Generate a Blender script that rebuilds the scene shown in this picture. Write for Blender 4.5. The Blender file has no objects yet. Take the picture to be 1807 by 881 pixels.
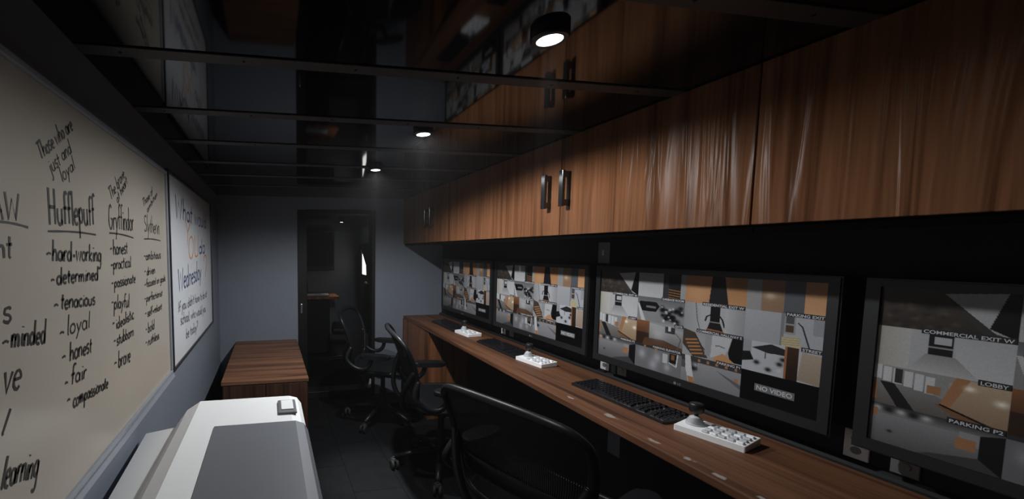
import bpy, bmesh, math, random
import numpy as np
from mathutils import Vector, Matrix
random.seed(7)
rng = np.random.default_rng(5)
sc = bpy.context.scene
COL = sc.collection
PI = math.pi

# ------------------------------------------------------------------ dimensions (metres; X right, Y along the room, Z up)
XL, XR = -0.46, 1.70          # long walls
YB, YF = 3.745, -1.3          # wall with the doorway, wall behind the camera
ZC = 1.919                    # ceiling
XC = 1.291                    # front of the overhead cabinets
ZCAB = 1.489                  # their underside
ZD = 0.78                     # worktop

# ------------------------------------------------------------------ materials
def new_mat(name):
    m = bpy.data.materials.new(name); m.use_nodes = True
    nt = m.node_tree
    return m, nt, nt.nodes['Principled BSDF'], nt.nodes['Material Output']

def srgb(r, g, b):
    f = lambda c: ((c/255+0.055)/1.055)**2.4 if c > 10 else c/255/12.92
    return (f(r), f(g), f(b), 1)

def plain(name, col, rough=.5, metal=0., noise=.0, nscale=30, bump=0., coat=0., ior=1.45, spec=None):
    m, nt, b, out = new_mat(name)
    b.inputs['Roughness'].default_value = rough
    b.inputs['Metallic'].default_value = metal
    b.inputs['IOR'].default_value = ior
    b.inputs['Coat Weight'].default_value = coat
    if spec is not None: b.inputs['Specular IOR Level'].default_value = spec
    geo = nt.nodes.new('ShaderNodeNewGeometry')
    n = nt.nodes.new('ShaderNodeTexNoise'); n.inputs['Scale'].default_value = nscale
    n.inputs['Detail'].default_value = 5
    nt.links.new(geo.outputs['Position'], n.inputs['Vector'])
    mix = nt.nodes.new('ShaderNodeMix'); mix.data_type = 'RGBA'
    k = 1-noise
    mix.inputs['A'].default_value = (col[0]*k, col[1]*k, col[2]*k, 1)
    k = 1+noise
    mix.inputs['B'].default_value = (min(col[0]*k, 1), min(col[1]*k, 1), min(col[2]*k, 1), 1)
    nt.links.new(n.outputs['Fac'], mix.inputs['Factor'])
    nt.links.new(mix.outputs['Result'], b.inputs['Base Color'])
    if bump:
        bp = nt.nodes.new('ShaderNodeBump'); bp.inputs['Strength'].default_value = bump
        bp.inputs['Distance'].default_value = .004
        nt.links.new(n.outputs['Fac'], bp.inputs['Height']); nt.links.new(bp.outputs['Normal'], b.inputs['Normal'])
    return m

def wood(name, along, dark, mid, light, across=26, rough=.3, ripple=.0, coat=0.3, glints=None, pores=.8):
    """wood veneer; the grain runs along axis 'X', 'Y' or 'Z' of the room"""
    m, nt, b, out = new_mat(name)
    N, Lk = nt.nodes.new, nt.links.new
    geo = N('ShaderNodeNewGeometry')
    def mapped(ac, al):
        mp = N('ShaderNodeMapping'); s = [ac, ac, ac]; s['XYZ'.index(along)] = al
        mp.inputs['Scale'].default_value = s
        Lk(geo.outputs['Position'], mp.inputs['Vector']); return mp
    def noise(ac, al, det, dist=0.):
        n = N('ShaderNodeTexNoise'); n.inputs['Scale'].default_value = 1
        n.inputs['Detail'].default_value = det; n.inputs['Distortion'].default_value = dist
        Lk(mapped(ac, al).outputs['Vector'], n.inputs['Vector']); return n
    fine = noise(across*6, 3.0, 4)
    big = noise(across, .7, 6, .6)
    add = N('ShaderNodeMath'); add.operation = 'MULTIPLY_ADD'; add.inputs[1].default_value = .35
    Lk(fine.outputs['Fac'], add.inputs[0]); 
    sc_ = N('ShaderNodeMath'); sc_.operation = 'MULTIPLY'; sc_.inputs[1].default_value = .72
    Lk(big.outputs['Fac'], sc_.inputs[0]); Lk(sc_.outputs[0], add.inputs[2])
    r = N('ShaderNodeValToRGB')
    e = r.color_ramp.elements
    e[0].position = .36; e[0].color = dark
    e[1].position = .72; e[1].color = light
    x = r.color_ramp.elements.new(.52); x.color = mid
    Lk(add.outputs[0], r.inputs['Fac'])
    colout = r.outputs['Color']
    # thin dark pore streaks
    st = noise(across*1.6, .9, 3, .3)
    sr = N('ShaderNodeValToRGB'); sr.color_ramp.elements[0].position = .30; sr.color_ramp.elements[0].color = (.25, .2, .17, 1)
    sr.color_ramp.elements[1].position = .42; sr.color_ramp.elements[1].color = (1, 1, 1, 1)
    Lk(st.outputs['Fac'], sr.inputs['Fac'])
    mu = N('ShaderNodeMix'); mu.data_type = 'RGBA'; mu.blend_type = 'MULTIPLY'; mu.inputs['Factor'].default_value = pores
    Lk(colout, mu.inputs['A']); Lk(sr.outputs['Color'], mu.inputs['B']); colout = mu.outputs['Result']
    if glints:                                     # lamp glints on the front edge, painted in as pale spots
        for (wx, wy, wz, rad) in glints:
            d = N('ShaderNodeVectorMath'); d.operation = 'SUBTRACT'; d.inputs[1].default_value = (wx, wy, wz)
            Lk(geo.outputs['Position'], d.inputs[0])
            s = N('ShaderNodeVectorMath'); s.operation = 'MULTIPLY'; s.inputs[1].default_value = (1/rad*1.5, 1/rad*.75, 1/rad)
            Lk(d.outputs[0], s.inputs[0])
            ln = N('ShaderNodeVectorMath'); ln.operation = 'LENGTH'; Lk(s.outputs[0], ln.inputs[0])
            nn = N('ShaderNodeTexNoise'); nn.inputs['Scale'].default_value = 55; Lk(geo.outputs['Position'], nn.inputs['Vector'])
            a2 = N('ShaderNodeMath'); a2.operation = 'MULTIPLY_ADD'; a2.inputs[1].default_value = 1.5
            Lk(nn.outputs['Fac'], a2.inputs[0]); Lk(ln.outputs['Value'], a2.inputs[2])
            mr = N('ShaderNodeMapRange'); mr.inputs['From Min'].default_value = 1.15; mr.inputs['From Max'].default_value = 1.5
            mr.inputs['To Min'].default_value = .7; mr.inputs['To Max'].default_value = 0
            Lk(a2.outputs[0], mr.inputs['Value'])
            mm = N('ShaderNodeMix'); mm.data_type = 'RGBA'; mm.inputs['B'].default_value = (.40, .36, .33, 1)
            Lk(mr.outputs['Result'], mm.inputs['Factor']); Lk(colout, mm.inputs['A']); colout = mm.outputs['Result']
    Lk(colout, b.inputs['Base Color'])
    b.inputs['Roughness'].default_value = rough
    b.inputs['Coat Weight'].default_value = coat
    b.inputs['Coat Roughness'].default_value = .2
    b.inputs['Specular IOR Level'].default_value = .3
    bp = N('ShaderNodeBump'); bp.inputs['Strength'].default_value = .12; bp.inputs['Distance'].default_value = .002
    Lk(fine.outputs['Fac'], bp.inputs['Height'])
    nrm = bp.outputs['Normal']
    if ripple:
        tg = N('ShaderNodeTangent'); tg.direction_type = 'RADIAL'; tg.axis = 'Z'
        Lk(tg.outputs['Tangent'], b.inputs['Tangent'])
        b.inputs['Anisotropic'].default_value = .86; b.inputs['Anisotropic Rotation'].default_value = .25
        b.inputs['Specular IOR Level'].default_value = .05
        rp = noise(15, 1.0, 2, 1.0)
        b2 = N('ShaderNodeBump'); b2.inputs['Strength'].default_value = ripple; b2.inputs['Distance'].default_value = .02
        Lk(rp.outputs['Fac'], b2.inputs['Height']); Lk(nrm, b2.inputs['Normal']); nrm = b2.outputs['Normal']
        Lk(nrm, b.inputs['Coat Normal'])
    Lk(nrm, b.inputs['Normal'])
    return m

def emit(name, col, strength):
    m, nt, b, out = new_mat(name)
    b.inputs['Base Color'].default_value = (.8, .8, .8, 1)
    b.inputs['Emission Color'].default_value = col
    b.inputs['Emission Strength'].default_value = strength
    return m

WARMW = (.955, .98, 1.0, 1)
M = {}
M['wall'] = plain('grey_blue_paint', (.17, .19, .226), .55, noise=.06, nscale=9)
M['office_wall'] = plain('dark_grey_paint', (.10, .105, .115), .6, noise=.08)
M['black_wall'] = plain('charcoal_paint', (.018, .019, .021), .7, noise=.1, spec=.2)
M['ceiling'] = plain('polished_black_panel', (.004, .004, .005), .05, noise=.1, ior=1.37)
M['batten'] = plain('grey_batten_paint', (.055, .050, .047), .55, noise=.25, nscale=25)
M['casing'] = plain('black_painted_casing', (.006, .006, .007), .5, noise=.1, spec=.25)
M['wood_v'] = wood('walnut_vertical', 'Z', (.072, .029, .013, 1), (.145, .061, .028, 1), (.190, .086, .043, 1), 20, .3, ripple=.5, coat=0, pores=.5)
M['wood_leg'] = wood('walnut_panel', 'Z', (.05, .018, .008, 1), (.17, .064, .026, 1), (.27, .11, .045, 1), 16, .45, coat=.1)
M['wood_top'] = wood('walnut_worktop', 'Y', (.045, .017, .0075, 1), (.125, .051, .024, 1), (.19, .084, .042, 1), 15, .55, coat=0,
                     glints=[(1.29, 1.30, .78, .03), (1.265, 1.10, .78, .022), (1.26, .98, .78, .02), (1.25, .89, .78, .022), (1.245, .78, .78, .02), (1.285, 1.50, .78, .02)])
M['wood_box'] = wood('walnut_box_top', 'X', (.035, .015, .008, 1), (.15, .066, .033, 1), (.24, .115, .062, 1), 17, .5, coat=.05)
M['wood_box_shaded'] = wood('walnut_box_shaded', 'Z', (.014, .006, .0035, 1), (.05, .021, .011, 1), (.095, .042, .021, 1), 17, .5, coat=0)  # darker copy of the box walnut, the front's shade put into its colour
M['board_a'] = plain('cream_whiteboard', (.44, .395, .335), .25, noise=.05, nscale=5)
M['board_b'] = plain('pale_whiteboard', (.70, .71, .73), .16, noise=.06, nscale=6)
M['alu'] = plain('aluminium_frame', (.34, .36, .40), .38, .25, noise=.1)
M['darkframe'] = plain('dark_board_frame', (.05, .052, .058), .35, .6, noise=.1)
M['ink'] = plain('black_marker_ink', (.035, .030, .028), .5, noise=.3, nscale=60)
M['ink_grey'] = plain('grey_marker_ink', (.12, .12, .14), .5, noise=.3, nscale=60)
M['ink_blue'] = plain('blue_marker_ink', (.055, .08, .17), .5, noise=.3, nscale=60)
M['ink_orange'] = plain('orange_marker_ink', (.62, .22, .06), .5, noise=.3, nscale=60)
M['white_plastic'] = plain('white_plastic', (.95, .955, .96), .4, noise=.02)
M['grey_plastic'] = plain('mid_grey_plastic', (.165, .172, .19), .45, noise=.03)
M['light_plastic'] = plain('pale_grey_plastic', (.55, .56, .58), .4, noise=.03)
M['black_plastic'] = plain('black_plastic', (.011, .011, .012), .38, noise=.1)
M['key_plastic'] = plain('black_key_plastic', (.012, .012, .014), .22, noise=.1)
M['tv_plastic'] = plain('black_tv_plastic', (.010, .0105, .012), .45, noise=.1)
M['chair_frame'] = plain('graphite_chair_frame', (.006, .0065, .0075), .4, noise=.1, spec=.3)
M['chair_mesh'] = plain('graphite_mesh_fabric', (.0045, .005, .006), .5, noise=.15, spec=.3)
M['chrome'] = plain('brushed_steel', (.6, .6, .62), .25, 1., noise=.05)
M['black_metal'] = plain('black_handle_metal', (.012, .012, .013), .11, 0, noise=.1, spec=1.0)
M['rubber'] = plain('black_rubber', (.01, .01, .01), .7, noise=.1)
M['plate'] = plain('grey_wall_plate', (.16, .165, .175), .4, noise=.03)
M['plate_white'] = plain('white_wall_plate', (.75, .76, .78), .4, noise=.03)
M['caption_text'] = plain('caption_white', (.5, .5, .52), .6, noise=.02)
M['caption_bg'] = plain('caption_black', (.006, .006, .007), .6, noise=.02)
M['novideo_bg'] = plain('caption_grey', (.12, .125, .13), .6, noise=.02)
M['matte_black'] = plain('matte_black_strip', (.002, .002, .002), .9, noise=.1, spec=.0)
M['leather'] = plain('black_leather', (.006, .006, .007), .5, noise=.2, spec=.25)
M['lens1'] = emit('lit_lamp_lens', WARMW, 7)
M['lens2'] = emit('lit_lamp_lens_bright', WARMW, 7)
M['lens3'] = emit('lit_lamp_lens_far', WARMW, 7)
M['lens4'] = emit('lit_lamp_lens_office', WARMW, 8)
M['daylight'] = emit('daylight_pane', (1, .98, .95, 1), 1.8)

# floor: dark stone tiles with thin joints
m, nt, b, out = new_mat('dark_floor_tile')
geo = nt.nodes.new('ShaderNodeNewGeometry')
br = nt.nodes.new('ShaderNodeTexBrick'); br.offset = .5
br.inputs['Scale'].default_value = 1; br.inputs['Brick Width'].default_value = .6; br.inputs['Row Height'].default_value = .3
br.inputs['Mortar Size'].default_value = .004
br.inputs['Color1'].default_value = (.0055, .0058, .0066, 1); br.inputs['Color2'].default_value = (.0075, .0078, .0088, 1)
br.inputs['Mortar'].default_value = (.003, .003, .0033, 1)
mp = nt.nodes.new('ShaderNodeMapping'); mp.inputs['Rotation'].default_value = (0, 0, PI/2); mp.inputs['Location'].default_value = (.1, .13, 0)
nt.links.new(geo.outputs['Position'], mp.inputs['Vector']); nt.links.new(mp.outputs['Vector'], br.inputs['Vector'])
n = nt.nodes.new('ShaderNodeTexNoise'); n.inputs['Scale'].default_value = 14; n.inputs['Detail'].default_value = 7
nt.links.new(geo.outputs['Position'], n.inputs['Vector'])
mr = nt.nodes.new('ShaderNodeMapRange'); mr.inputs['To Min'].default_value = .6; mr.inputs['To Max'].default_value = 1.4
nt.links.new(n.outputs['Fac'], mr.inputs['Value'])
mx = nt.nodes.new('ShaderNodeMix'); mx.data_type = 'RGBA'; mx.blend_type = 'MULTIPLY'; mx.inputs['Factor'].default_value = 1
nt.links.new(br.outputs['Color'], mx.inputs['A']); nt.links.new(mr.outputs['Result'], mx.inputs['B'])
nt.links.new(mx.outputs['Result'], b.inputs['Base Color']); b.inputs['Roughness'].default_value = .6; b.inputs['Specular IOR Level'].default_value = .12
M['floor'] = m

# screen: picture comes from a colour attribute on the panel
m, nt, b, out = new_mat('surveillance_picture')
at = nt.nodes.new('ShaderNodeVertexColor'); at.layer_name = 'picture'
nt.links.new(at.outputs['Color'], b.inputs['Base Color'])
b.inputs['Roughness'].default_value = .38; b.inputs['Specular IOR Level'].default_value = .25
M['screen'] = m

# ------------------------------------------------------------------ mesh helpers
def obj(name, bm, mat, parent=None, loc=(0, 0, 0), smooth=False):
    me = bpy.data.meshes.new(name)
    bmesh.ops.recalc_face_normals(bm, faces=bm.faces)
    bm.to_mesh(me); bm.free()
    if smooth:
        for p in me.polygons: p.use_smooth = True
    for mm in (mat if isinstance(mat, (list, tuple)) else [mat]): me.materials.append(mm)
    o = bpy.data.objects.new(name, me); COL.objects.link(o)
    o.location = loc
    if parent: o.parent = parent
    return o

def tag(o, label, cat, group=None):
    o['label'] = label; o['category'] = cat
    if group: o['group'] = group
    return o

def thing(name, label, cat, loc=(0, 0, 0), rotz=0, group=None):
    o = bpy.data.objects.new(name, None); COL.objects.link(o)
    o.location = loc; o.rotation_euler = (0, 0, rotz); o.empty_display_size = .1
    return tag(o, label, cat, group)

def struct(name, bm, mat, parent=None):
    o = obj(name, bm, mat, parent)
    if parent is None: o['kind'] = 'structure'
    return o

def dup(root, loc, rotz, label, scale=None):
    r = root.copy(); COL.objects.link(r); r.location = loc; r.rotation_euler = (0, 0, rotz); r['label'] = label
    if scale: r.scale = scale
    for ch in list(root.children):
        c = ch.copy(); COL.objects.link(c); c.parent = r
        for g in ch.children:
            d = g.copy(); COL.objects.link(d); d.parent = c
    return r

def B(): return bmesh.new()

def box(bm, x0, x1, y0, y1, z0, z1, bev=0., seg=2):
    vs = [bm.verts.new((x, y, z)) for x in (x0, x1) for y in (y0, y1) for z in (z0, z1)]
    q = lambda *i: bm.faces.new([vs[k] for k in i])
    fs = [q(0, 1, 3, 2), q(4, 6, 7, 5), q(0, 4, 5, 1), q(2, 3, 7, 6), q(0, 2, 6, 4), q(1, 5, 7, 3)]
    if bev:
        es = list({e for f in fs for e in f.edges})
        bmesh.ops.bevel(bm, geom=es, offset=bev, segments=seg, profile=.5, affect='EDGES', clamp_overlap=True)
    return bm

def prism(bm, pts, axis, a, c, bev=0., seg=2):
    """extrude a polygon; pts in the two other axes (in x,y,z order)"""
    def P(p, t):
        l = list(p); l.insert('xyz'.index(axis), t); return l
    lo = [bm.verts.new(P(p, a)) for p in pts]; hi = [bm.verts.new(P(p, c)) for p in pts]
    f = [bm.faces.new(lo), bm.faces.new(hi[::-1])]
    n = len(pts)
    for i in range(n):
        f.append(bm.faces.new([lo[i], hi[i], hi[(i+1) % n], lo[(i+1) % n]]))
    if bev:
        es = list({e for x in f[:2] for e in x.edges})
        bmesh.ops.bevel(bm, geom=es, offset=bev, segments=seg, profile=.5, affect='EDGES', clamp_overlap=True)
    return bm

def lathe(bm, prof, c=(0, 0, 0), n=24, axis='z', frame=None):
    rings = []
    for r, h in prof:
        ring = []
        for i in range(n):
            a = 2*PI*i/n
            v = Vector((r*math.cos(a), r*math.sin(a), h))
            if axis == 'x': v = Vector((v.z, v.x, v.y))
            if axis == 'y': v = Vector((v.x, v.z, v.y))
            if frame: v = frame @ v
            ring.append(bm.verts.new(v + Vector(c)))
        rings.append(ring)
    for a_, b_ in zip(rings, rings[1:]):
        for i in range(n):
            bm.faces.new([a_[i], a_[(i+1) % n], b_[(i+1) % n], b_[i]])
    if prof[0][0] > 1e-6: bm.faces.new(rings[0][::-1])
    if prof[-1][0] > 1e-6: bm.faces.new(rings[-1])
    return bm

def tube(bm, pts, rad, n=8, closed=False, flat=1.0):
    """tube along a polyline; rad a number or a list; flat squeezes the section"""
    P = [Vector(p) for p in pts]; k = len(P)
    R_ = rad if isinstance(rad, (list, tuple)) else [rad]*k
    rings = []; prev = None
    for i in range(k):
        if closed: t = P[(i+1) % k]-P[i-1]
        else: t = P[min(i+1, k-1)]-P[max(i-1, 0)]
        t.normalize()
        if prev is None:
            up = Vector((0, 0, 1)) if abs(t.z) < .9 else Vector((1, 0, 0))
            nrm = t.cross(up).normalized()
        else:
            nrm = (prev - t*prev.dot(t)).normalized()
        prev = nrm; bn = t.cross(nrm)
        rings.append([bm.verts.new(P[i]+(nrm*math.cos(2*PI*j/n)+bn*math.sin(2*PI*j/n)*flat)*R_[i]) for j in range(n)])
    for i in range(k if closed else k-1):
        a_, b_ = rings[i], rings[(i+1) % k]
        for j in range(n):
            bm.faces.new([a_[j], a_[(j+1) % n], b_[(j+1) % n], b_[j]])
    if not closed:
        bm.faces.new(rings[0][::-1]); bm.faces.new(rings[-1])
    return bm

def smoothpath(pts, sub=4, closed=False):
    P = [Vector(p) for p in pts]; n = len(P); out_ = []
    rngs = range(n if closed else n-1)
    for i in rngs:
        p0 = P[i-1] if (closed or i > 0) else P[0]
        p1 = P[i]; p2 = P[(i+1) % n]; p3 = P[(i+2) % n] if (closed or i+2 < n) else P[-1]
        for s in range(sub):
            t = s/sub
            out_.append(.5*((2*p1)+(p2-p0)*t+(2*p0-5*p1+4*p2-p3)*t*t+(3*p1-p0-3*p2+p3)*t**3))
    if not closed: out_.append(P[-1])
    return out_

def text_bm(s, size, M4, spacing=1.0, depth=0., align='LEFT'):
    cu = bpy.data.curves.new('text', 'FONT'); cu.body = s; cu.size = size; cu.align_x = align
    cu.space_character = spacing; cu.extrude = depth; cu.resolution_u = 3; cu.offset = size*.018
    o = bpy.data.objects.new('text', cu); COL.objects.link(o)
    dg = bpy.context.evaluated_depsgraph_get()
    me = bpy.data.meshes.new_from_object(o.evaluated_get(dg))
    bpy.data.objects.remove(o); bpy.data.curves.remove(cu)
    me.transform(M4)
    w = B(); w.from_mesh(me); bpy.data.meshes.remove(me)
    return w

def join_bm(dst, src, mi=0):
    vm = [dst.verts.new(v.co) for v in src.verts]
    src.verts.index_update()
    for f in src.faces:
        try:
            g = dst.faces.new([vm[v.index] for v in f.verts]); g.material_index = mi
        except ValueError: pass
    src.free()

# ------------------------------------------------------------------ room shell
struct('floor', box(B(), XL-.1, XR+.1, YF-.1, 6.3, -.1, 0), M['floor'])
struct('ceiling', box(B(), XL-.1, XR+.1, YF-.1, YB+.12, ZC, ZC+.1), M['ceiling'])
struct('wall_left', box(B(), XL-.1, XL, YF-.1, YB+.12, 0, ZC), M['wall'])
struct('wall_right', box(B(), XR, XR+.1, YF-.1, YB+.12, 0, ZC), M['black_wall'])
struct('wall_front', box(B(), XL-.1, XR+.1, YF-.1, YF, 0, ZC), M['wall'])
DX0, DX1, DZ1 = .262, 1.003, 1.80
bm = B()
box(bm, XL, DX0, YB, YB+.12, 0, ZC); box(bm, DX1, XR, YB, YB+.12, 0, ZC); box(bm, DX0, DX1, YB, YB+.12, DZ1, ZC)
struct('wall_back', bm, M['wall'])
# black door casing with deep jambs, threshold and strike plate
bm = B()
box(bm, DX0-.004, DX0+.082, YB-.012, YB+.16, .0, DZ1, .003); box(bm, DX1-.03, DX1+.004, YB-.012, YB+.125, 0, DZ1, .003)
box(bm, DX0+.082, DX1-.03, YB-.012, YB+.16, DZ1-.03, DZ1+.004, .003)
dj = struct('door_1', bm, M['casing'])
obj('threshold', box(B(), DX0+.082, DX1-.03, YB-.01, YB+.14, 0, .062, .004), M['black_plastic'], dj)
obj('strike_plate', box(B(), DX0+.020, DX0+.038, YB-.017, YB-.0115, .83, .92, .002), M['chrome'], dj)
obj('door_stop', prism(B(), [(.945, .064), (.972, .064), (.972, .15), (.962, .15)], 'y', YB+.0, YB+.03, .002), M['light_plastic'], dj)

# grey battens screwed to the ceiling
k = 0
for y in (-.115, .292, .699, 1.108, 1.531, 1.940, 2.36, 2.74, 3.15):
    k += 1
    bm = B(); box(bm, XL+.004, XC+.03, y-.025, y+.025, ZC-.004, ZC, .0015)
    tr = struct('trim_%d' % k, bm, M['batten'])
    bm = B()
    for i in range(6):
        x = XL+.10+i*.30
        lathe(bm, [(.0001, -.0024), (.003, -.002), (.0045, 0)], (x, y, ZC-.004), 8)
    obj('screw_heads', bm, M['casing'], tr)
struct('trim_10', prism(B(), [(XR-.028, ZD+.0005), (XR, ZD+.0005), (XR, ZD+.022), (XR-.012, ZD+.022), (XR-.028, ZD+.008)], 'y', YF, YB), M['black_plastic'])

# ------------------------------------------------------------------ back office seen through the doorway
OY = 6.0
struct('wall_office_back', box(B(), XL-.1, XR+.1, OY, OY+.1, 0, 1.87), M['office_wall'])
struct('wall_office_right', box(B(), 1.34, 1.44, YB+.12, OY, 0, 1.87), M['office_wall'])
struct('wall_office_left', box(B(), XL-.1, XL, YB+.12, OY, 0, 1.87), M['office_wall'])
struct('ceiling_office', box(B(), XL-.1, XR+.1, YB+.12, OY+.1, 1.85, 1.95), M['ceiling'])
# window on the right wall, half hidden by a dark drape
bm = B()
for (y0, y1, z0, z1) in ((5.18, 5.205, 1.07, 1.47), (5.685, 5.71, 1.07, 1.47), (5.18, 5.71, 1.05, 1.08), (5.18, 5.71, 1.46, 1.49)):
    box(bm, 1.318, 1.3405, y0, y1, z0, z1, .003)
w1 = struct('window_1', bm, M['casing'])
obj('pane', box(B(), 1.336, 1.3395, 5.20, 5.69, 1.075, 1.465), M['daylight'], w1)

bm = B(); prism(bm, [(5.16, 1.52), (5.74, 1.52), (5.74, 1.40), (5.60, 1.44), (5.32, 1.22), (5.30, 1.05), (5.16, 1.05)], 'x', 1.300, 1.316, .003)
tag(obj('curtain', bm, M['leather']), 'dark curtain drawn aside over the bright window beyond the doorway', 'curtain')

# ------------------------------------------------------------------ overhead cabinets
def cabinet(y0, y1, seam, label, handles):
    t = thing('overhead_cabinet', label, 'cabinet', (0, 0, 0), 0, 'overhead cabinets above the worktop')
    bm = B()
    box(bm, XC+.02, XR-.002, y0+.001, y1-.001, ZCAB+.004, ZC-.002)
    obj('carcass', bm, M['casing'], t)
    obj('shadow_lip', box(B(), XC+.012, XC+.02, y0+.0015, y1-.0015, ZCAB-.021, ZCAB+.003, .001, 1), M['matte_black'], t)  # black lip added to bring the cabinet shadow lower on the screens
    for (a, c, hy) in ((y0+.0015, seam-.002, handles[0]), (seam+.002, y1-.0015, handles[1])):
        if c < -.6: continue
        d = obj('door', box(B(), XC, XC+.019, a, c, ZCAB, ZC-.004, .0015, 1), M['wood_v'], t)
        if hy is not None:
            bm = B(); z0, z1 = 1.612, 1.768
            box(bm, XC-.040, XC-.026, hy-.012, hy+.012, z0, z1, .002)
            box(bm, XC-.0265, XC+.001, hy-.0075, hy+.0075, z0+.004, z0+.03); box(bm, XC-.0265, XC+.001, hy-.0075, hy+.0075, z1-.03, z1-.004)
            if hy == 1.686: bmesh.ops.rotate(bm, verts=bm.verts, cent=(XC-.02, hy, 1.69), matrix=Matrix.Rotation(math.radians(3.6), 3, 'Z'))   # hangs a little twisted
            obj('handle', bm, M['black_metal'], d)
    return t
cabinet(2.352, YB-.002, 3.082, 'walnut overhead cabinet beside the doorway wall, farthest of the row', (3.03, 3.135))
cabinet(.889, 2.352, 1.617, 'middle walnut overhead cabinet with two black bar handles above the second and third screens', (1.570, 1.686))
cabinet(-.60, .889, .16, 'walnut overhead cabinet at the right edge of the photo, nearest of the row', (.118, .202))

# ------------------------------------------------------------------ worktop with end panel
def front(y): return 1.222 + (y-.8)*.0255
bm = B()
pts = [(front(YF+.7), YF+.7), (XR-.001, YF+.7), (XR-.001, YB-.001), (front(YB), YB-.001)]
prism(bm, pts, 'z', ZD-.028, ZD, .004, 2)
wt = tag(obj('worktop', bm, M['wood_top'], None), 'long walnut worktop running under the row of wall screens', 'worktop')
bm = B()
box(bm, front(3.1)+.006, XR-.001, 3.09, 3.108, 0, ZD-.0285); box(bm, front(3.3)+.006, front(3.3)+.024, 3.108, YB-.001, 0, ZD-.0285)
tag(obj('end_pedestal', bm, M['wood_leg']), 'walnut panelled pedestal carrying the far end of the worktop', 'cabinet')
bm = B()
box(bm, XR-.02, XR-.0005, YF+.7, 3.0885, .0, ZD-.0285)
struct('trim_11', bm, M['black_wall'])

# ------------------------------------------------------------------ surveillance pictures painted cell by cell
CW, CH = 144, 81
def cell_canvas(col=(150, 150, 152)):
    a = np.zeros((CH, CW, 3)); a[:] = col; return a
U, V = np.meshgrid((np.arange(CW)+.5)/CW, (np.arange(CH)+.5)/CH)     # V grows downwards
def poly(a, pts, col, soft=0, col2=None, d=(0, 1)):
    ins = np.zeros(U.shape, bool); n = len(pts); j = n-1
    for i in range(n):
        xi, yi = pts[i]; xj, yj = pts[j]
        if yi != yj:
            c = ((yi > V) != (yj > V)) & (U < (xj-xi)*(V-yi)/(yj-yi)+xi)
            ins ^= c
        j = i
    col = np.array(col, float)
    if col2 is not None:
        t = U*d[0]+V*d[1]; tt = t[ins]
        if tt.size:
            tt = (tt-tt.min())/max(1e-6, tt.max()-tt.min())
            a[ins] = col[None]*(1-tt[:, None])+np.array(col2, float)[None]*tt[:, None]
    else: a[ins] = col
def blob(a, u, v, r, col, s=1., e=1.6):
    w = np.exp(-(((U-u)*e)**2+(V-v)**2)/(r*r))[..., None]*s
    a[:] = a*(1-w)+np.array(col, float)*w
def stroke(a, pts, wd, col):
    for (x0, y0), (x1, y1) in zip(pts, pts[1:]):
        t = np.clip(((U-x0)*(x1-x0)+(V-y0)*(y1-y0))/((x1-x0)**2+(y1-y0)**2+1e-9), 0, 1)
        dd = np.hypot(U-x0-t*(x1-x0), (V-y0-t*(y1-y0))*.56)
        a[dd < wd] = col
def rect(a, x0, y0, x1, y1, col, col2=None, d=(0, 1)): poly(a, [(x0, y0), (x1, y0), (x1, y1), (x0, y1)], col, 0, col2, d)
def grain(a, s): a *= 1+rng.normal(0, s, (CH, CW, 1))
OR = (186, 124, 74); BK = (16, 16, 18)
cells = {}
# top row
a = cell_canvas((70, 66, 64)); poly(a, [(0, 0), (.45, 0), (.8, 1), (0, 1)], (84, 74, 66), 0, (64, 54, 46)); poly(a, [(.5, .1), (1, 0), (1, 1), (.86, .9)], (170, 170, 172)); poly(a, [(.92, 0), (1, 0), (1, 1), (.82, .8)], BK)
for _ in range(40): blob(a, rng.uniform(0, .6), rng.uniform(.4, 1), .05, (110, 92, 74) if rng.random() < .5 else (50, 42, 38), .6)
cells[0, 0] = a
a = cell_canvas((168, 168, 170)); rect(a, 0, 0, .55, 1, (158, 158, 160), (178, 178, 180)); rect(a, .55, 0, .66, 1, (60, 60, 62)); rect(a, .66, 0, .9, 1, (40, 36, 34))
for i in range(4): stroke(a, [(.67, .62+i*.1), (.89, .66+i*.1)], .012, (150, 96, 50))
rect(a, .9, 0, 1, 1, (150, 150, 150)); cells[0, 1] = a
a = cell_canvas((190, 128, 76)); blob(a, .25, .7, .4, (214, 158, 104), .6); poly(a, [(.46, 0), (.66, 0), (.74, 1), (.42, 1)], (34, 34, 38)); rect(a, .74, 0, 1, 1, (178, 116, 66), (202, 140, 84)); cells[0, 2] = a
a = cell_canvas((150, 130, 112)); rect(a, 0, 0, .2, 1, (150, 148, 148)); poly(a, [(.2, 0), (.5, 0), (.52, 1), (.22, 1)], (156, 118, 84)); rect(a, .5, 0, .74, 1, (92, 96, 104)); rect(a, .74, 0, 1, 1, (196, 132, 78), (216, 158, 104)); blob(a, .32, .5, .12, (214, 190, 160), .7); cells[0, 3] = a
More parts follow.
